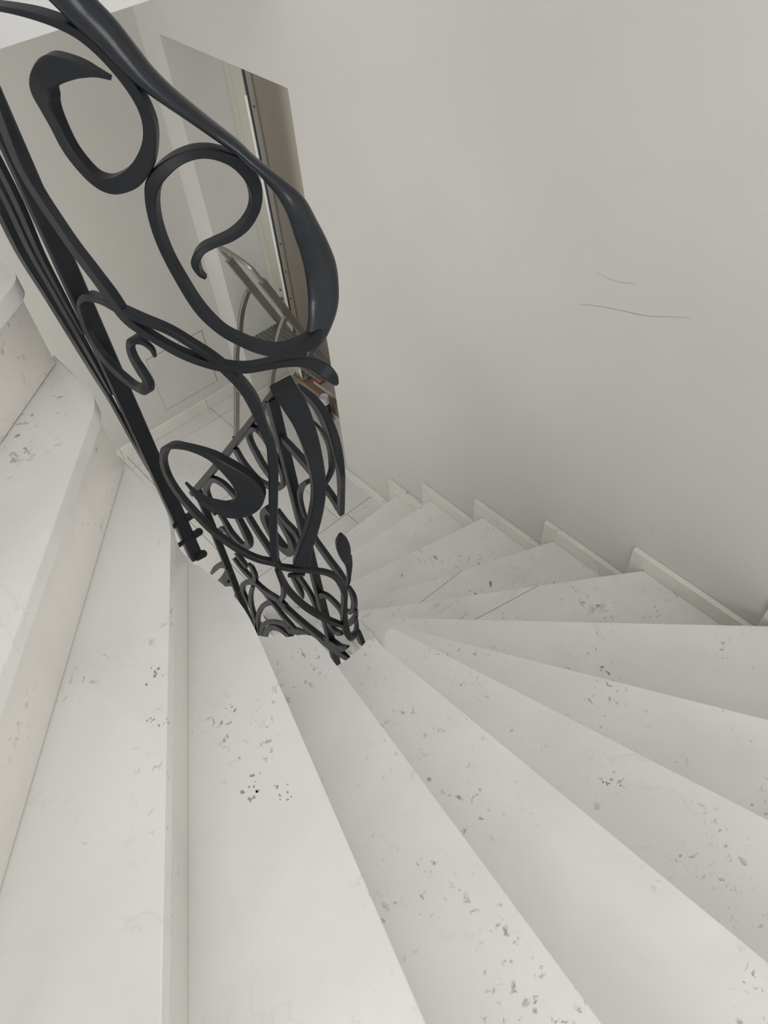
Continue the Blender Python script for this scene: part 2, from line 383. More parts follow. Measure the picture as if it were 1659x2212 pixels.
STROKES = [
 ['handrail','N','rail',[[0.2993,0.7908,-0.1928,0.0339,0.03],[0.3091,0.7812,-0.2122,0.033,0.03],[0.3199,0.7726,-0.231,0.0311,0.03],[0.3303,0.7657,-0.2523,0.0272,0.03],[0.3411,0.7598,-0.2728,0.0225,0.03],[0.3551,0.7539,-0.2925,0.0183,0.03],[0.3732,0.7485,-0.3143,0.0158,0.03],[0.3923,0.7456,-0.3366,0.0147,0.03],[0.4085,0.735,-0.3568,0.0138,0.03],[0.418,0.7255,-0.3724,0.013,0.03],[0.4291,0.7167,-0.3887,0.0145,0.027],[0.4412,0.7086,-0.4088,0.02,0.024],[0.4507,0.7004,-0.4311,0.0279,0.021],[0.4619,0.7035,-0.4664,0.0348,0.018],[0.4718,0.7068,-0.499,0.0405,0.015],[0.4785,0.7094,-0.5348,0.047,0.015],[0.4761,0.7084,-0.5665,0.0478,0.015],[0.4706,0.7064,-0.5826,0.0472,0.015],[0.4606,0.7031,-0.5977,0.0413,0.015],[0.4464,0.6995,-0.6126,0.0327,0.015],[0.4315,0.6968,-0.6236,0.0199,0.015],[0.4231,0.6958,-0.6298,0.0074,0.0136]]],
 ['scroll','N','blade',[[0.3142,0.777,-0.2705,0.004,0.004],[0.3057,0.7843,-0.2649,0.0051,0.011],[0.2973,0.7929,-0.261,0.0115,0.016],[0.2882,0.8041,-0.2592,0.0198,0.016],[0.279,0.8183,-0.2607,0.0264,0.016],[0.2714,0.8337,-0.27,0.0234,0.016],[0.2682,0.842,-0.2844,0.0288,0.016],[0.2679,0.8428,-0.2995,0.0204,0.0153],[0.2686,0.8409,-0.3169,0.0176,0.013],[0.2698,0.8377,-0.337,0.0171,0.0127],[0.2727,0.8306,-0.3526,0.0159,0.0129],[0.2777,0.8206,-0.3672,0.0145,0.0142],[0.2841,0.81,-0.3743,0.0161,0.016],[0.2927,0.7983,-0.3748,0.0181,0.016],[0.3065,0.7836,-0.3675,0.0197,0.016],[0.3194,0.7729,-0.3533,0.0184,0.016],[0.329,0.7665,-0.335,0.0144,0.016],[0.3336,0.7638,-0.3178,0.013,0.016],[0.3338,0.7637,-0.3026,0.0115,0.016],[0.3312,0.7652,-0.2874,0.0111,0.016],[0.3264,0.7682,-0.2713,0.0116,0.016],[0.3201,0.7725,-0.2556,0.0121,0.016],[0.3123,0.7785,-0.2413,0.0112,0.016],[0.303,0.787,-0.2293,0.009,0.016],[0.2921,0.799,-0.2205,0.0077,0.0157],[0.2804,0.8159,-0.2143,0.0067,0.0156],[0.2686,0.8409,-0.2112,0.0054,0.0147],[0.2607,0.8762,-0.2126,0.0049,0.0148]]],
 ['scroll','N','bar',[[0.3435,0.7587,-0.4978,0.004,0.007],[0.339,0.7609,-0.4887,0.0053,0.0135],[0.3385,0.7611,-0.4736,0.0099,0.016],[0.3479,0.7567,-0.4614,0.0085,0.016],[0.3629,0.7513,-0.4573,0.0074,0.016],[0.3826,0.7467,-0.4557,0.009,0.016],[0.4021,0.745,-0.4506,0.0105,0.016],[0.4181,0.7456,-0.4407,0.0106,0.016],[0.4269,0.7467,-0.428,0.0122,0.016],[0.4284,0.7469,-0.4099,0.0149,0.016],[0.4214,0.7459,-0.3913,0.0164,0.016],[0.4073,0.745,-0.3732,0.0141,0.016],[0.3882,0.746,-0.3593,0.0119,0.016],[0.3693,0.7495,-0.3529,0.0112,0.016],[0.3502,0.7558,-0.3545,0.0121,0.016],[0.334,0.7636,-0.3629,0.0144,0.016],[0.322,0.7711,-0.3755,0.0154,0.016],[0.3159,0.7756,-0.3935,0.0128,0.016],[0.3129,0.778,-0.4167,0.0106,0.016],[0.3127,0.7782,-0.4414,0.0099,0.016],[0.3148,0.7765,-0.4674,0.0094,0.016],[0.3192,0.7731,-0.4951,0.0107,0.016],[0.325,0.7691,-0.5246,0.012,0.016],[0.3293,0.7567,-0.5438,0.0121,0.016],[0.3391,0.7424,-0.5646,0.0108,0.016],[0.3529,0.7282,-0.5799,0.0125,0.016],[0.3688,0.7154,-0.5935,0.0142,0.016],[0.3903,0.7039,-0.6051,0.0164,0.016],[0.4164,0.6953,-0.6089,0.0215,0.016],[0.4412,0.6984,-0.611,0.0201,0.016],[0.461,0.7032,-0.608,0.0143,0.016],[0.4751,0.708,-0.5981,0.0103,0.0128]]],
 ['scroll','N','bar',[[0.2724,0.8313,-0.6172,0.004,0.004],[0.2723,0.8315,-0.6041,0.0084,0.0057],[0.2681,0.8423,-0.5953,0.0095,0.0078],[0.2636,0.858,-0.5974,0.01,0.016],[0.2606,0.8767,-0.6168,0.0104,0.0097],[0.2603,0.8813,-0.6415,0.0221,0.0087],[0.261,0.8732,-0.6594,0.0241,0.0095],[0.2618,0.8672,-0.6756,0.0163,0.0111],[0.2602,0.8833,-0.6968,0.0164,0.016],[0.26,0.9185,-0.7161,0.013,0.0112],[0.26,0.966,-0.7253,0.0197,0.0099],[0.26,1.0165,-0.7252,0.0271,0.0092],[0.26,1.0472,-0.7066,0.034,0.0093],[0.26,1.0544,-0.676,0.0259,0.0084],[0.26,1.0409,-0.6406,0.0148,0.0085],[0.26,1.014,-0.609,0.0074,0.013],[0.26,0.9666,-0.578,0.0101,0.016],[0.26,0.9127,-0.559,0.0108,0.0122],[0.2627,0.8623,-0.5504,0.0127,0.0122],[0.2742,0.8274,-0.5549,0.0122,0.0123],[0.2926,0.7984,-0.5676,0.0113,0.0119],[0.309,0.7813,-0.5892,0.0109,0.0126],[0.3251,0.769,-0.6138,0.0108,0.0149],[0.3379,0.7615,-0.64,0.0131,0.016],[0.3512,0.7554,-0.6724,0.0156,0.016],[0.3592,0.7524,-0.7091,0.017,0.016],[0.3634,0.7511,-0.7611,0.0129,0.016],[0.3665,0.7502,-0.7921,0.014,0.016],[0.3642,0.7508,-0.8247,0.0155,0.016],[0.3578,0.7529,-0.8665,0.0158,0.016],[0.3462,0.7575,-0.9299,0.0146,0.016],[0.3348,0.7631,-1.0003,0.0128,0.016],[0.3259,0.7684,-1.0731,0.013,0.016]]],
 ['scroll','N','bar',[[0.26,0.9876,-0.2913,0.026,0.009],[0.26,0.9959,-0.3358,0.0296,0.0104],[0.26,1.0061,-0.3796,0.034,0.0117],[0.26,1.0038,-0.4147,0.034,0.0128],[0.26,0.987,-0.4439,0.034,0.0112],[0.26,0.9599,-0.4703,0.033,0.0106],[0.26,0.9304,-0.4946,0.0316,0.0107],[0.26,0.8968,-0.5142,0.0317,0.0111],[0.2611,0.8723,-0.535,0.0285,0.012],[0.264,0.8561,-0.5595,0.0215,0.0115],[0.2712,0.8342,-0.5741,0.0152,0.0114],[0.2816,0.8139,-0.5873,0.0128,0.0114],[0.2939,0.7968,-0.6016,0.0125,0.0127],[0.3124,0.7784,-0.6171,0.0122,0.0144],[0.3343,0.7634,-0.6312,0.012,0.0159],[0.3602,0.7521,-0.6435,0.0116,0.016],[0.3865,0.7361,-0.6439,0.0117,0.016],[0.4122,0.7252,-0.6473,0.0138,0.016],[0.44,0.7185,-0.6604,0.0167,0.016],[0.4561,0.7122,-0.6785,0.0205,0.016],[0.4635,0.704,-0.6934,0.0174,0.016],[0.4703,0.7063,-0.7102,0.0056,0.016]]],
 ['scroll','N','blade',[[0.2603,0.88,-0.9015,0.0054,0.004],[0.2618,0.8673,-0.9092,0.0127,0.0046],[0.2641,0.8559,-0.9185,0.0193,0.0083],[0.269,0.8397,-0.9272,0.0216,0.0124],[0.2767,0.8225,-0.9294,0.0246,0.016],[0.2872,0.8054,-0.9312,0.0307,0.016],[0.3005,0.7895,-0.9254,0.035,0.016],[0.3142,0.777,-0.9093,0.0427,0.016],[0.3215,0.7715,-0.8875,0.0461,0.016],[0.3186,0.7736,-0.8615,0.0439,0.016],[0.3098,0.7806,-0.8372,0.0348,0.016],[0.2993,0.7907,-0.8146,0.0231,0.016],[0.2913,0.8,-0.8014,0.0171,0.0135],[0.2808,0.8152,-0.793,0.013,0.0109],[0.2698,0.8375,-0.7921,0.0097,0.0103],[0.2617,0.8678,-0.8043,0.0072,0.0153],[0.26,0.9055,-0.8371,0.0094,0.016],[0.26,0.9435,-0.8879,0.012,0.0105],[0.26,0.9613,-0.9329,0.0231,0.0091],[0.26,0.9551,-0.9687,0.0362,0.0087],[0.26,0.9275,-0.9883,0.0359,0.0091],[0.26,0.8885,-0.9941,0.0313,0.0094],[0.264,0.856,-1.0085,0.0238,0.0096],[0.2724,0.8313,-1.0259,0.0192,0.0096],[0.2859,0.8073,-1.0489,0.0161,0.0096],[0.3033,0.7867,-1.0689,0.0146,0.0101],[0.3247,0.7693,-1.0843,0.014,0.0113],[0.3282,0.767,-1.0956,0.0119,0.0097],[0.3433,0.7588,-1.109,0.0129,0.0101],[0.366,0.7503,-1.1276,0.0121,0.0104],[0.3914,0.7456,-1.1529,0.0101,0.0105],[0.4123,0.7452,-1.1806,0.0085,0.0133],[0.4282,0.7469,-1.2129,0.0109,0.016],[0.4388,0.749,-1.251,0.0147,0.016],[0.4425,0.7499,-1.2867,0.0108,0.016],[0.4382,0.7489,-1.3128,0.0089,0.016],[0.433,0.7477,-1.3386,0.0104,0.016],[0.4277,0.7468,-1.3738,0.0136,0.016],[0.4265,0.7466,-1.4161,0.0158,0.016],[0.4326,0.7476,-1.4519,0.0125,0.016],[0.4448,0.7506,-1.4719,0.0196,0.0089],[0.4562,0.7543,-1.47,0.0083,0.0081],[0.4632,0.7572,-1.454,0.0043,0.0056]]],
 ['scroll','N','blade',[[0.4053,0.745,-0.6983,0.0358,0.018],[0.4175,0.7455,-0.7402,0.0368,0.018],[0.428,0.7468,-0.7913,0.0314,0.018],[0.4338,0.7479,-0.8422,0.0275,0.018],[0.4357,0.7483,-0.8898,0.025,0.018],[0.4331,0.7477,-0.936,0.0237,0.018],[0.4247,0.7463,-0.9719,0.0225,0.018],[0.4109,0.7451,-1.005,0.0229,0.018],[0.3959,0.7453,-1.0356,0.0234,0.018],[0.3788,0.7474,-1.0672,0.0259,0.018],[0.3654,0.7505,-1.107,0.0321,0.018]]],
 ['scroll','N','blade',[[0.4449,0.7506,-0.9572,0.0043,0.0042],[0.4602,0.7559,-0.9507,0.0082,0.0073],[0.4733,0.7621,-0.9446,0.0088,0.0095],[0.4781,0.7648,-0.9311,0.0072,0.012],[0.4785,0.765,-0.9096,0.0052,0.0105],[0.4765,0.7639,-0.886,0.0044,0.011],[0.4711,0.7609,-0.8594,0.0047,0.016],[0.4636,0.7574,-0.8359,0.0058,0.016],[0.4548,0.7538,-0.8177,0.004,0.016]]],
 ['scroll','N','bar',[[0.3246,0.7693,-1.1054,0.0065,0.0138],[0.3267,0.7679,-1.1425,0.0079,0.0155],[0.3311,0.7653,-1.1749,0.0088,0.0137],[0.3394,0.7607,-1.2082,0.0097,0.0135],[0.351,0.7554,-1.2441,0.0104,0.0136],[0.3679,0.7498,-1.2841,0.0109,0.0143],[0.3888,0.7459,-1.3279,0.0104,0.0144],[0.4104,0.7451,-1.3689,0.0094,0.0142],[0.4217,0.746,-1.3904,0.0065,0.0104]]],
 ['leaf_finial','N','free',[[0.466,0.7584,-1.1202,0.0058,0.012],[0.4642,0.7576,-1.135,0.0224,0.012],[0.465,0.758,-1.1608,0.027,0.012],[0.4667,0.7588,-1.1888,0.0216,0.012],[0.4694,0.7601,-1.2165,0.0131,0.012],[0.4686,0.7597,-1.2424,0.0071,0.012],[0.4642,0.7576,-1.266,0.0062,0.012],[0.456,0.7543,-1.2797,0.0043,0.0089],[0.4464,0.751,-1.2948,0.004,0.0067]]],
 ['collar','N','bar',[[0.3384,0.7612,-1.1295,0.0082,0.006],[0.3515,0.7552,-1.1362,0.0095,0.0073],[0.3656,0.7504,-1.1429,0.0071,0.0057]]],
 ['scroll','N','bar',[[0.4869,0.7704,-1.2196,0.004,0.004],[0.4829,0.7677,-1.2424,0.0041,0.0049],[0.4726,0.7617,-1.2534,0.0063,0.0071],[0.4638,0.7575,-1.2705,0.0058,0.0078]]],
 ['scroll','N','bar',[[0.26,1.2685,-0.4613,0.034,0.0144],[0.26,1.2364,-0.5318,0.034,0.0149],[0.26,1.2362,-0.6179,0.034,0.0138],[0.26,1.1957,-0.6875,0.034,0.0121],[0.26,1.1556,-0.7684,0.034,0.01],[0.26,1.1349,-0.8158,0.0336,0.0078],[0.26,1.1098,-0.8674,0.0252,0.006],[0.26,1.0856,-0.9501,0.0255,0.0062],[0.26,1.0659,-1.0152,0.0219,0.0053]]],
 ['scroll','N','bar',[[0.26,1.1881,-0.4328,0.034,0.01],[0.26,1.1629,-0.5064,0.034,0.0104],[0.26,1.1672,-0.5884,0.034,0.0091],[0.26,1.1412,-0.6622,0.0326,0.008],[0.26,1.1127,-0.7454,0.03,0.0074],[0.26,1.0999,-0.7905,0.0226,0.0057],[0.26,1.0902,-0.8335,0.0152,0.004]]],
 ['scroll','N','bar',[[0.26,1.1261,-0.4089,0.0301,0.0081],[0.26,1.1138,-0.4881,0.0304,0.0086],[0.26,1.1229,-0.5706,0.0267,0.0075],[0.26,1.1088,-0.6446,0.0234,0.0061],[0.26,1.0923,-0.7085,0.014,0.004]]],
 ['rail_bar','F','bar',[[0.55,1.0157,-0.948,0.0094,0.02],[0.55,1.162,-1.1306,0.0133,0.02],[0.55,1.3117,-1.3143,0.0171,0.02],[0.55,1.4739,-1.5123,0.0192,0.02],[0.55,1.641,-1.7141,0.0213,0.02],[0.55,1.8333,-1.9416,0.0208,0.02]]],
 ['scroll','F','bar',[[0.55,0.9514,-0.9172,0.013,0.0085],[0.55,0.918,-0.9211,0.0206,0.0125],[0.55,0.8911,-0.9319,0.0274,0.014],[0.5485,0.8692,-0.9556,0.034,0.016],[0.5452,0.8529,-0.9822,0.034,0.0172],[0.5426,0.8444,-1.0157,0.034,0.016],[0.5413,0.8407,-1.055,0.0331,0.0104],[0.5451,0.8528,-1.1169,0.0193,0.0106],[0.5486,0.8696,-1.1864,0.0152,0.012],[0.5496,0.8795,-1.2319,0.0136,0.0124]]],
 ['scroll','F','bar',[[0.55,1.075,-1.1313,0.0201,0.011],[0.55,1.0452,-1.1341,0.0234,0.0117],[0.55,1.0061,-1.1472,0.0269,0.0127],[0.55,0.9791,-1.1578,0.0273,0.0126],[0.55,0.9484,-1.172,0.0259,0.0119],[0.55,0.9178,-1.1861,0.0252,0.0114],[0.55,0.897,-1.2012,0.024,0.0109],[0.5497,0.8812,-1.225,0.0243,0.01]]],
 ['scroll','F','bar',[[0.55,1.0255,-1.4437,0.0254,0.0104],[0.55,1.0151,-1.4598,0.0283,0.0109],[0.55,0.9891,-1.4815,0.0309,0.0117],[0.55,0.9649,-1.4993,0.0317,0.0119],[0.55,0.94,-1.5134,0.0316,0.0119],[0.55,0.9212,-1.5306,0.0259,0.0105],[0.55,0.9137,-1.5476,0.0174,0.008]]],
 ['scroll','F','bar',[[0.55,1.1673,-1.1778,0.0123,0.0126],[0.55,1.192,-1.1878,0.0149,0.014],[0.55,1.2229,-1.2262,0.0114,0.0139],[0.55,1.2275,-1.2601,0.0234,0.0114],[0.55,1.2142,-1.2895,0.0288,0.0115],[0.55,1.195,-1.3202,0.0304,0.0116],[0.55,1.1713,-1.3377,0.0299,0.0113],[0.55,1.1531,-1.3544,0.0264,0.0109],[0.55,1.1339,-1.3485,0.0151,0.014],[0.55,1.109,-1.312,0.0117,0.014],[0.55,1.1042,-1.276,0.0185,0.0109],[0.55,1.1108,-1.2426,0.0225,0.0104],[0.55,1.1277,-1.2082,0.0245,0.0102],[0.55,1.1506,-1.1857,0.0245,0.0102],[0.55,1.1731,-1.1787,0.0215,0.0098]]],
 ['scroll','F','bar',[[0.55,1.3343,-1.3558,0.0294,0.0107],[0.55,1.315,-1.3889,0.0323,0.0114],[0.55,1.2837,-1.4083,0.0311,0.012],[0.55,1.2414,-1.4134,0.0222,0.0129],[0.55,1.1911,-1.3909,0.0154,0.014],[0.55,1.137,-1.3531,0.0139,0.014]]],
 ['scroll','F','bar',[[0.55,1.6902,-1.9241,0.0327,0.014],[0.55,1.6837,-1.8522,0.034,0.0161],[0.55,1.6706,-1.7849,0.027,0.014],[0.55,1.6275,-1.7201,0.0218,0.014],[0.55,1.5686,-1.6602,0.0203,0.014],[0.55,1.5023,-1.631,0.0273,0.014],[0.55,1.4588,-1.6341,0.034,0.0143],[0.55,1.4214,-1.6415,0.034,0.0155],[0.55,1.3984,-1.6869,0.034,0.0154],[0.55,1.3587,-1.739,0.034,0.0159],[0.55,1.3205,-1.7766,0.034,0.0171],[0.55,1.2927,-1.814,0.034,0.0171]]],
 ['scroll','F','bar',[[0.55,1.426,-1.5347,0.034,0.0122],[0.55,1.4022,-1.5637,0.0299,0.0125],[0.55,1.4143,-1.6229,0.023,0.014]]],
 ['scroll','F','bar',[[0.55,1.4838,-1.7642,0.034,0.0163],[0.55,1.4658,-1.8079,0.034,0.0197],[0.55,1.4565,-1.85,0.034,0.0224],[0.55,1.4675,-1.8974,0.0272,0.014],[0.55,1.5095,-1.9463,0.0237,0.014],[0.55,1.5543,-1.9557,0.034,0.017],[0.55,1.5912,-1.9433,0.034,0.0173],[0.55,1.6099,-1.9069,0.034,0.0143],[0.55,1.6277,-1.8852,0.034,0.0132]]],
 ['scroll','F','bar',[[0.55,1.7241,-2.0722,0.0163,0.012],[0.55,1.6832,-2.0148,0.0207,0.012],[0.55,1.6449,-1.9803,0.0236,0.012],[0.55,1.6216,-1.9865,0.034,0.0154],[0.55,1.606,-2.0118,0.034,0.0151]]],
 ['scroll','F','bar',[[0.55,1.2391,-1.5222,0.0213,0.014],[0.55,1.273,-1.5661,0.0207,0.014],[0.55,1.2826,-1.6117,0.034,0.016],[0.55,1.2676,-1.643,0.034,0.0215],[0.55,1.2383,-1.6683,0.034,0.0237],[0.55,1.1959,-1.6711,0.034,0.0178],[0.55,1.1632,-1.6353,0.0243,0.014],[0.55,1.1528,-1.5853,0.034,0.0155],[0.55,1.1651,-1.5503,0.034,0.0168],[0.55,1.1885,-1.523,0.034,0.0134],[0.55,1.2136,-1.5123,0.0308,0.0111]]],
 ['scroll','F','bar',[[0.55,1.1912,-1.4901,0.0336,0.012],[0.55,1.1538,-1.5102,0.0325,0.012],[0.55,1.1134,-1.5184,0.0331,0.0119],[0.55,1.1049,-1.5559,0.0238,0.0113]]],
 ['scroll','F','bar',[[0.55,0.9892,-1.2153,0.0098,0.014],[0.55,1.0148,-1.245,0.0117,0.014],[0.55,1.0368,-1.2855,0.0095,0.014],[0.55,1.047,-1.321,0.0123,0.0102],[0.55,1.0489,-1.3574,0.0151,0.0091],[0.55,1.0436,-1.3912,0.0133,0.0071]]],
 ['scroll','F','bar',[[0.55,2.0109,-2.6185,0.0121,0.014],[0.55,1.925,-2.4937,0.0222,0.014],[0.55,1.8493,-2.3958,0.0235,0.014],[0.55,1.7896,-2.3398,0.0326,0.014],[0.55,1.7667,-2.3414,0.034,0.0178],[0.55,1.8015,-2.4116,0.034,0.0163],[0.55,1.8672,-2.5159,0.034,0.0265],[0.55,1.9367,-2.6098,0.0312,0.014]]],
 ['scroll','F','bar',[[0.55,1.8985,-2.5907,0.0151,0.014],[0.55,1.8472,-2.5279,0.0198,0.014],[0.55,1.7983,-2.4781,0.0239,0.014],[0.55,1.7703,-2.4768,0.034,0.0164],[0.55,1.7786,-2.5207,0.0212,0.014],[0.55,1.8161,-2.6042,0.0119,0.0136]]],
 ['scroll','F','bar',[[0.55,1.5182,-2.0626,0.034,0.0113],[0.55,1.5098,-2.0911,0.0313,0.013],[0.55,1.5145,-2.1336,0.0214,0.014],[0.55,1.5319,-2.1834,0.0156,0.014]]],
 ['scroll','F','bar',[[0.55,1.647,-2.1461,0.034,0.0195],[0.55,1.6143,-2.1728,0.034,0.0181],[0.55,1.5789,-2.1826,0.034,0.0159],[0.55,1.5397,-2.181,0.034,0.015],[0.55,1.5047,-2.1796,0.034,0.0165],[0.55,1.4665,-2.1671,0.0315,0.0132]]],
 ['scroll','F','bar',[[0.55,1.6104,-2.08,0.034,0.0161],[0.55,1.587,-2.1008,0.034,0.0161],[0.55,1.558,-2.1161,0.034,0.0135]]],
 ['scroll','F','bar',[[0.55,1.6877,-2.5455,0.0198,0.0066],[0.55,1.6943,-2.4983,0.0304,0.0106],[0.55,1.6967,-2.4518,0.0324,0.0131],[0.55,1.6931,-2.4039,0.0227,0.014],[0.55,1.6635,-2.3373,0.0196,0.014],[0.55,1.6088,-2.2644,0.0182,0.014],[0.55,1.5321,-2.189,0.0269,0.014],[0.55,1.4873,-2.1788,0.034,0.0165],[0.55,1.4292,-2.1549,0.034,0.0144],[0.55,1.3699,-2.1213,0.0307,0.014],[0.55,1.3175,-2.1044,0.0207,0.014],[0.55,1.3801,-2.1405,0.026,0.014],[0.55,1.3327,-2.1292,0.034,0.0176],[0.55,1.2508,-2.1139,0.034,0.0181],[0.55,1.1709,-2.0931,0.034,0.0194],[0.55,1.0933,-2.0672,0.034,0.0203],[0.55,1.018,-2.034,0.034,0.0164],[0.55,0.9762,-2.0138,0.0199,0.0096]]],
 ['scroll','F','bar',[[0.55,1.5636,-2.2386,0.0124,0.014],[0.55,1.6198,-2.3558,0.0171,0.014],[0.55,1.6551,-2.4545,0.0236,0.014],[0.55,1.6728,-2.537,0.0286,0.014],[0.55,1.6891,-2.6341,0.0261,0.014],[0.55,1.7126,-2.7492,0.0244,0.014]]],
 ['scroll','F','bar',[[0.55,1.3032,-1.8775,0.0278,0.0117],[0.55,1.2957,-1.9222,0.0233,0.0122],[0.55,1.3041,-1.982,0.0173,0.0137],[0.55,1.3217,-2.0406,0.0162,0.014],[0.55,1.3548,-2.108,0.0149,0.014]]],
 ['scroll','F','bar',[[0.55,1.4788,-2.184,0.034,0.0136],[0.55,1.4448,-2.2046,0.034,0.0156],[0.55,1.4142,-2.2142,0.034,0.014],[0.55,1.3804,-2.2347,0.034,0.0147],[0.55,1.3368,-2.2434,0.034,0.014],[0.55,1.3044,-2.2421,0.0258,0.0117],[0.55,1.2858,-2.22,0.017,0.014],[0.55,1.1998,-2.1376,0.0109,0.0103]]],
 ['scroll','F','bar',[[0.55,1.7173,-2.7785,0.0234,0.014],[0.55,1.6767,-2.6507,0.0209,0.014],[0.55,1.6219,-2.5077,0.019,0.014],[0.55,1.5609,-2.3885,0.0187,0.014],[0.55,1.5008,-2.2932,0.0195,0.014],[0.55,1.4363,-2.2097,0.018,0.014]]],
 ['scroll','F','bar',[[0.55,1.6795,-2.7366,0.0206,0.014],[0.55,1.6324,-2.6197,0.0188,0.014],[0.55,1.5659,-2.5052,0.0194,0.014],[0.55,1.4852,-2.4009,0.0166,0.014],[0.55,1.4144,-2.3286,0.0185,0.014],[0.55,1.3529,-2.278,0.034,0.0143],[0.55,1.3743,-2.3204,0.0328,0.014],[0.55,1.2962,-2.2445,0.0219,0.014],[0.55,1.2005,-2.1408,0.0115,0.0136]]],
 ['scroll','F','bar',[[0.55,1.6392,-2.7007,0.0221,0.016],[0.55,1.5994,-2.6084,0.0236,0.016],[0.55,1.5294,-2.496,0.0242,0.016],[0.55,1.4663,-2.4211,0.0281,0.016],[0.55,1.4128,-2.3824,0.034,0.0202],[0.55,1.3655,-2.3605,0.034,0.0212]]],
 ['scroll','F','bar',[[0.55,0.9662,-1.7884,0.0126,0.0099],[0.55,0.9634,-1.7446,0.017,0.01],[0.55,0.9732,-1.7199,0.0291,0.0101],[0.55,0.9977,-1.7139,0.0277,0.0107],[0.55,1.026,-1.7182,0.0187,0.0117],[0.55,1.0527,-1.7417,0.0172,0.014],[0.55,1.0744,-1.7866,0.0154,0.014],[0.55,1.0786,-1.8361,0.0258,0.0128],[0.55,1.062,-1.8631,0.034,0.0124],[0.55,1.0431,-1.8998,0.034,0.0132],[0.55,1.0175,-1.9029,0.023,0.0128],[0.55,0.986,-1.8701,0.0113,0.0129]]],
 ['scroll','F','bar',[[0.55,1.2094,-1.8174,0.0274,0.0092],[0.55,1.1922,-1.8439,0.0326,0.0121],[0.55,1.1855,-1.8747,0.0252,0.0115],[0.55,1.1831,-1.9011,0.0118,0.0059]]],
 ['scroll','F','bar',[[0.55,1.1672,-1.7737,0.0327,0.0104],[0.55,1.1424,-1.7946,0.0334,0.0108],[0.55,1.1241,-1.8154,0.0283,0.0106],[0.55,1.1146,-1.8539,0.0208,0.0097],[0.55,1.1105,-1.888,0.019,0.0096]]],
 ['scroll','F','bar',[[0.55,0.9037,-1.5401,0.0144,0.0066],[0.55,0.894,-1.5612,0.0197,0.0107],[0.55,0.8908,-1.5931,0.0152,0.013],[0.55,0.899,-1.6355,0.0144,0.014],[0.55,0.9175,-1.6772,0.0115,0.014],[0.55,0.9368,-1.6889,0.0087,0.0061]]],
 ['scroll','F','bar',[[0.55,0.8887,-1.6338,0.0056,0.0079],[0.55,0.8978,-1.67,0.0098,0.014],[0.55,0.9136,-1.7115,0.0165,0.014],[0.55,0.9406,-1.7661,0.0155,0.014],[0.55,0.9656,-1.8066,0.0098,0.014]]],
 ['scroll','F','bar',[[0.55,0.8953,-1.6723,0.007,0.0067],[0.55,0.9013,-1.7255,0.0098,0.0108],[0.55,0.9124,-1.7758,0.013,0.014],[0.55,0.9323,-1.8079,0.0116,0.014]]],
 ['foot_rail','F','bar',[[0.55,1.0921,-2.0437,0.034,0.0174],[0.55,1.0483,-2.0144,0.034,0.0195],[0.55,1.0096,-1.9862,0.0247,0.016],[0.55,0.971,-1.9324,0.0056,0.0111]]],
 ['foot_rail','F','bar',[[0.55,0.9013,-1.7512,0.0179,0.0105],[0.55,0.8961,-1.7859,0.0234,0.0129],[0.55,0.8894,-1.812,0.0235,0.0119]]]]
up = thing('wrought_iron_railing', 'tall dark iron scroll railing with handrail nearest the viewer, guarding the upper steps', 'railing', (.26, 1.0, -1.0))
lowr = thing('wrought_iron_railing', 'farther dark iron railing with a straight slanting top bar down inside the well', 'railing', (.55, 1.2, -2.0))
for name, side, prof, rows in STROKES:
    if name == 'handrail':
        rows = [[.26, 2.2, .66, .028, .030], [.26, 1.7, .36, .028, .030], [.26, 1.3, .10, .028, .030], [.263, 1.03, -.055, .028, .030], [.274, .90, -.126, .030, .030], [.281, .862, -.149, .032, .030], [.289, .826, -.170, .033, .030]] + rows
    root = up if side == 'N' else lowr
    obj(name, rel(root, sweep(rows, side, prof)), M_rail if name == 'handrail' else M_iron, root)
def post(root, x, y, z0, z1, sx, sy):
    bm = bmesh.new(); v = box(bm, (x-sx/2, y-sy/2, z0), (x+sx/2, y+sy/2, z1))
    bmesh.ops.bevel(bm, geom=list(bm.edges), offset=.0025, segments=1, affect='EDGES')
    return obj('post', rel(root, bm), M_iron, root)
post(up, .270, 1.055, -1.292, .04, .028, .022)
for y, z in ((1.62, .30), (2.15, .60)):
    z0 = -.9+(y-1.0)*.55; post(up, .262, y, z0, z, .02, .02)
    for dz in (.05, .12):
        bm = bmesh.new(); cyl(bm, (.214, y, z0+dz), (.28, y, z0+dz), .006); obj('bolt', rel(up, bm), M_iron, up)
for z in (-1.160, -1.218):
    bm = bmesh.new(); cyl(bm, (.240, 1.046, z), (.262, 1.046, z), .005); cyl(bm, (.28, 1.046, z), (.297, 1.046, z), .0085, dome=True)
    obj('bolt', rel(up, bm), M_iron, up)
bm = bmesh.new(); cyl(bm, (.266, 1.045, -1.282), (.286, 1.045, -1.286), .009, dome=True); obj('bolt', rel(up, bm), M_iron, up)
post(lowr, .552, 1.072, -2.32, -1.022, .024, .020)
post(lowr, .551, 1.768, -2.90, -1.86, .026, .020)
for y, z in ((1.768, -2.72), (1.768, -2.80)):
    bm = bmesh.new(); cyl(bm, (.53, y, z), (.598, y, z), .0075); obj('bolt', rel(lowr, bm), M_iron, lowr)

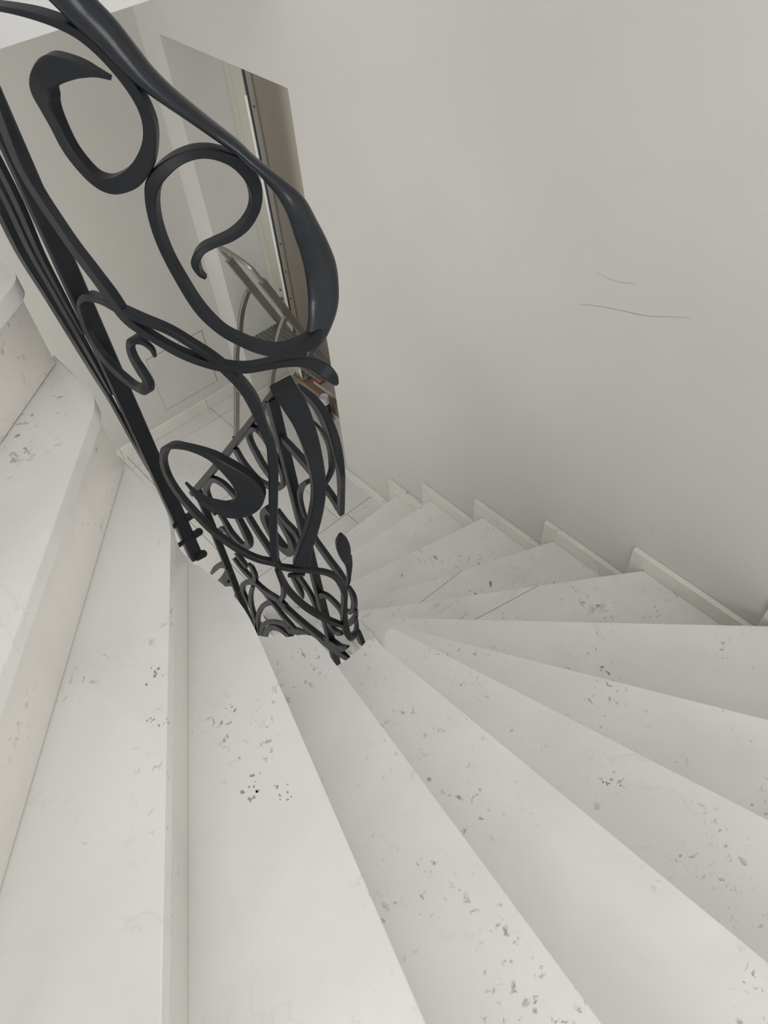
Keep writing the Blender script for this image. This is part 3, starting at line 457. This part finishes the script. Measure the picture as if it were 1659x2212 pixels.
# ------------------------------------------------------------------ things in the doorway
lad = thing('step_ladder', 'folding aluminium step ladder with ribbed grey platform, open in the doorway', 'ladder', (1.6, 2.9, ZF))
def railpt(z): return 1.508 + (z+1.939)*-.432
YLR = ((3.035, 3.035), (2.757, 2.757))
for y in (3.035, 2.757):
    obj('rail', rel(lad, tube([(railpt(-2.985), y, -2.985), (railpt(-2.5), y, -2.5), (railpt(-1.96), y, -1.96)], .040, .020, (0, 1, 0))), M_alu, lad)
zt = -1.96
obj('handle', rel(lad, tube([(railpt(-1.97), 3.035, -1.97), (railpt(-1.90), 3.03, -1.90), (railpt(-1.87), 3.0, -1.87), (railpt(-1.86), 2.9, -1.86), (railpt(-1.87), 2.79, -1.87), (railpt(-1.90), 2.762, -1.90), (railpt(-1.97), 2.757, -1.97)], .026, .022, (1, 0, .4), round_=True)), M_alu, lad, True)
for y in (3.058, 2.734):
    lg = obj('leg', rel(lad, tube([(1.592, y, -2.19), (1.550, y, -2.245), (1.515, y, -2.31), (1.474, y, -2.42), (1.435, y, -2.50), (1.36, y-.02, -2.73), (1.265, y-.055, -2.99)], .030, .018, (0, 1, 0))), M_alu, lad)
    bm = bmesh.new(); cyl(bm, (1.594, y-.014, -2.192), (1.594, y+.014, -2.192), .008); obj('rivet', rel(lad, bm), M_alu, lad)
    obj('rubber_foot', rel(lad, bxm((1.246, y-.069, ZF), (1.288, y-.041, ZF+.022), .003)), M_black, lad)
def step(x0, x1, z):
    bm = bxm((x0, 2.775, z-.025), (x1, 3.017, z-.004), .003, 1)
    n = 9
    for i in range(n):
        x = x0+.012+(x1-x0-.024)*i/(n-1); box(bm, (x-.004, 2.782, z-.0045), (x+.004, 3.010, z+.002))
    obj('step_plate', rel(lad, bm), M_step, lad)
step(1.495, 1.712, -2.42); step(1.75, 1.838, -2.72)
obj('brace', rel(lad, bxm((1.352, 2.72, -2.70), (1.376, 3.04, -2.675), .003)), M_alu, lad)

bd = thing('wooden_board', 'brown wooden board lying on the floor at the back of the doorway', 'board', (1.83, 2.6, ZF))
obj('plank', rel(bd, bxm((1.782, 2.02, ZF), (1.885, 3.12, -2.90), .003)), M_wood, bd)
obj('foot_strip', rel(bd, bxm((1.770, 2.02, ZF), (1.7815, 3.12, ZF+.03), .002)), M_cream, bd)
rp = thing('ribbed_panel', 'white ribbed plastic panel lying on the brown board', 'panel', (1.85, 2.5, -2.90))
obj('sheet', rel(rp, bxm((1.822, 2.10, -2.8995), (1.895, 2.965, -2.884), .002)), M_rib, rp)
for i in range(6):
    x = 1.829+i*.0118; obj('rib', rel(rp, bxm((x-.0032, 2.105, -2.885), (x+.0032, 2.96, -2.879))), M_rib, rp)
bm = bxm((1.824, 2.90, -2.879), (1.868, 2.972, -2.866), .004); box(bm, (1.836, 2.972, -2.876), (1.852, 2.998, -2.869))
tag(obj('red_clip', bm, M_red), 'small red plastic clip on the end of the white ribbed panel', 'clip')
bm = bmesh.new(); g = {}
for i in range(8):
    for j in range(8): g[i, j] = bm.verts.new((1.79+.085*i/7, 3.01+.10*j/7, -2.897+random.random()*.022))
for i in range(7):
    for j in range(7): bm.faces.new((g[i, j], g[i+1, j], g[i+1, j+1], g[i, j+1]))
bmesh.ops.solidify(bm, geom=list(bm.faces), thickness=.001)
tag(obj('plastic_film', bm, M_film), 'crumpled clear plastic film on the left end of the brown board', 'film')
can = thing('spray_can', 'black spray can with white cap standing in front of the brown board', 'can', (1.733, 2.735, ZF))
bm = bmesh.new(); cyl(bm, (1.733, 2.735, ZF), (1.733, 2.735, ZF+.128), .027, n=24); cyl(bm, (1.733, 2.735, ZF+.128), (1.733, 2.735, ZF+.142), .027, .021, n=24)
obj('body', rel(can, bm), M_can, can)
bm = bmesh.new(); cyl(bm, (1.733, 2.735, ZF+.139), (1.733, 2.735, ZF+.190), .0265, .0255, n=24)
tp = [f for f in bm.faces if len(f.verts) == 24 and f.calc_center_median().z > ZF+.18]
r = bmesh.ops.inset_region(bm, faces=tp, thickness=.004); bmesh.ops.translate(bm, verts=list({v for f in tp for v in f.verts}), vec=(0, 0, -.008))
obj('cap', rel(can, bm), M_cap, can)
for i in range(5):
    bm = bmesh.new(); z = ZF+.06+i*.015
    a0 = math.radians(185+9*i); n = 10
    lo = [bm.verts.new((1.733+.0273*math.cos(a0+j*.11), 2.735+.0273*math.sin(a0+j*.11), z)) for j in range(n)]
    hi = [bm.verts.new((v.co.x, v.co.y, z+.0035)) for v in lo]
    for j in range(n-1): bm.faces.new((lo[j], lo[j+1], hi[j+1], hi[j]))
    obj('label_stripe', rel(can, bm), M_cap, can)
hat = thing('access_hatch', 'pale square access hatch set flush low in the far wall', 'hatch', (1.227, YF, -2.67))
obj('hatch_panel', rel(hat, bxm((1.051, YF-.004, -2.852), (1.403, YF-.0005, -2.492), .0012, 1)), M_wall, hat)
bm = bmesh.new()
for a, b in (((1.048, -2.856), (1.0502, -2.488)), ((1.4038, -2.856), (1.406, -2.488)), ((1.048, -2.856), (1.406, -2.8535)), ((1.048, -2.4905), (1.406, -2.488))):
    box(bm, (a[0], YF-.0012, a[1]), (b[0], YF-.0002, b[1]))
obj('hatch_frame', rel(hat, bm), M_line, hat)
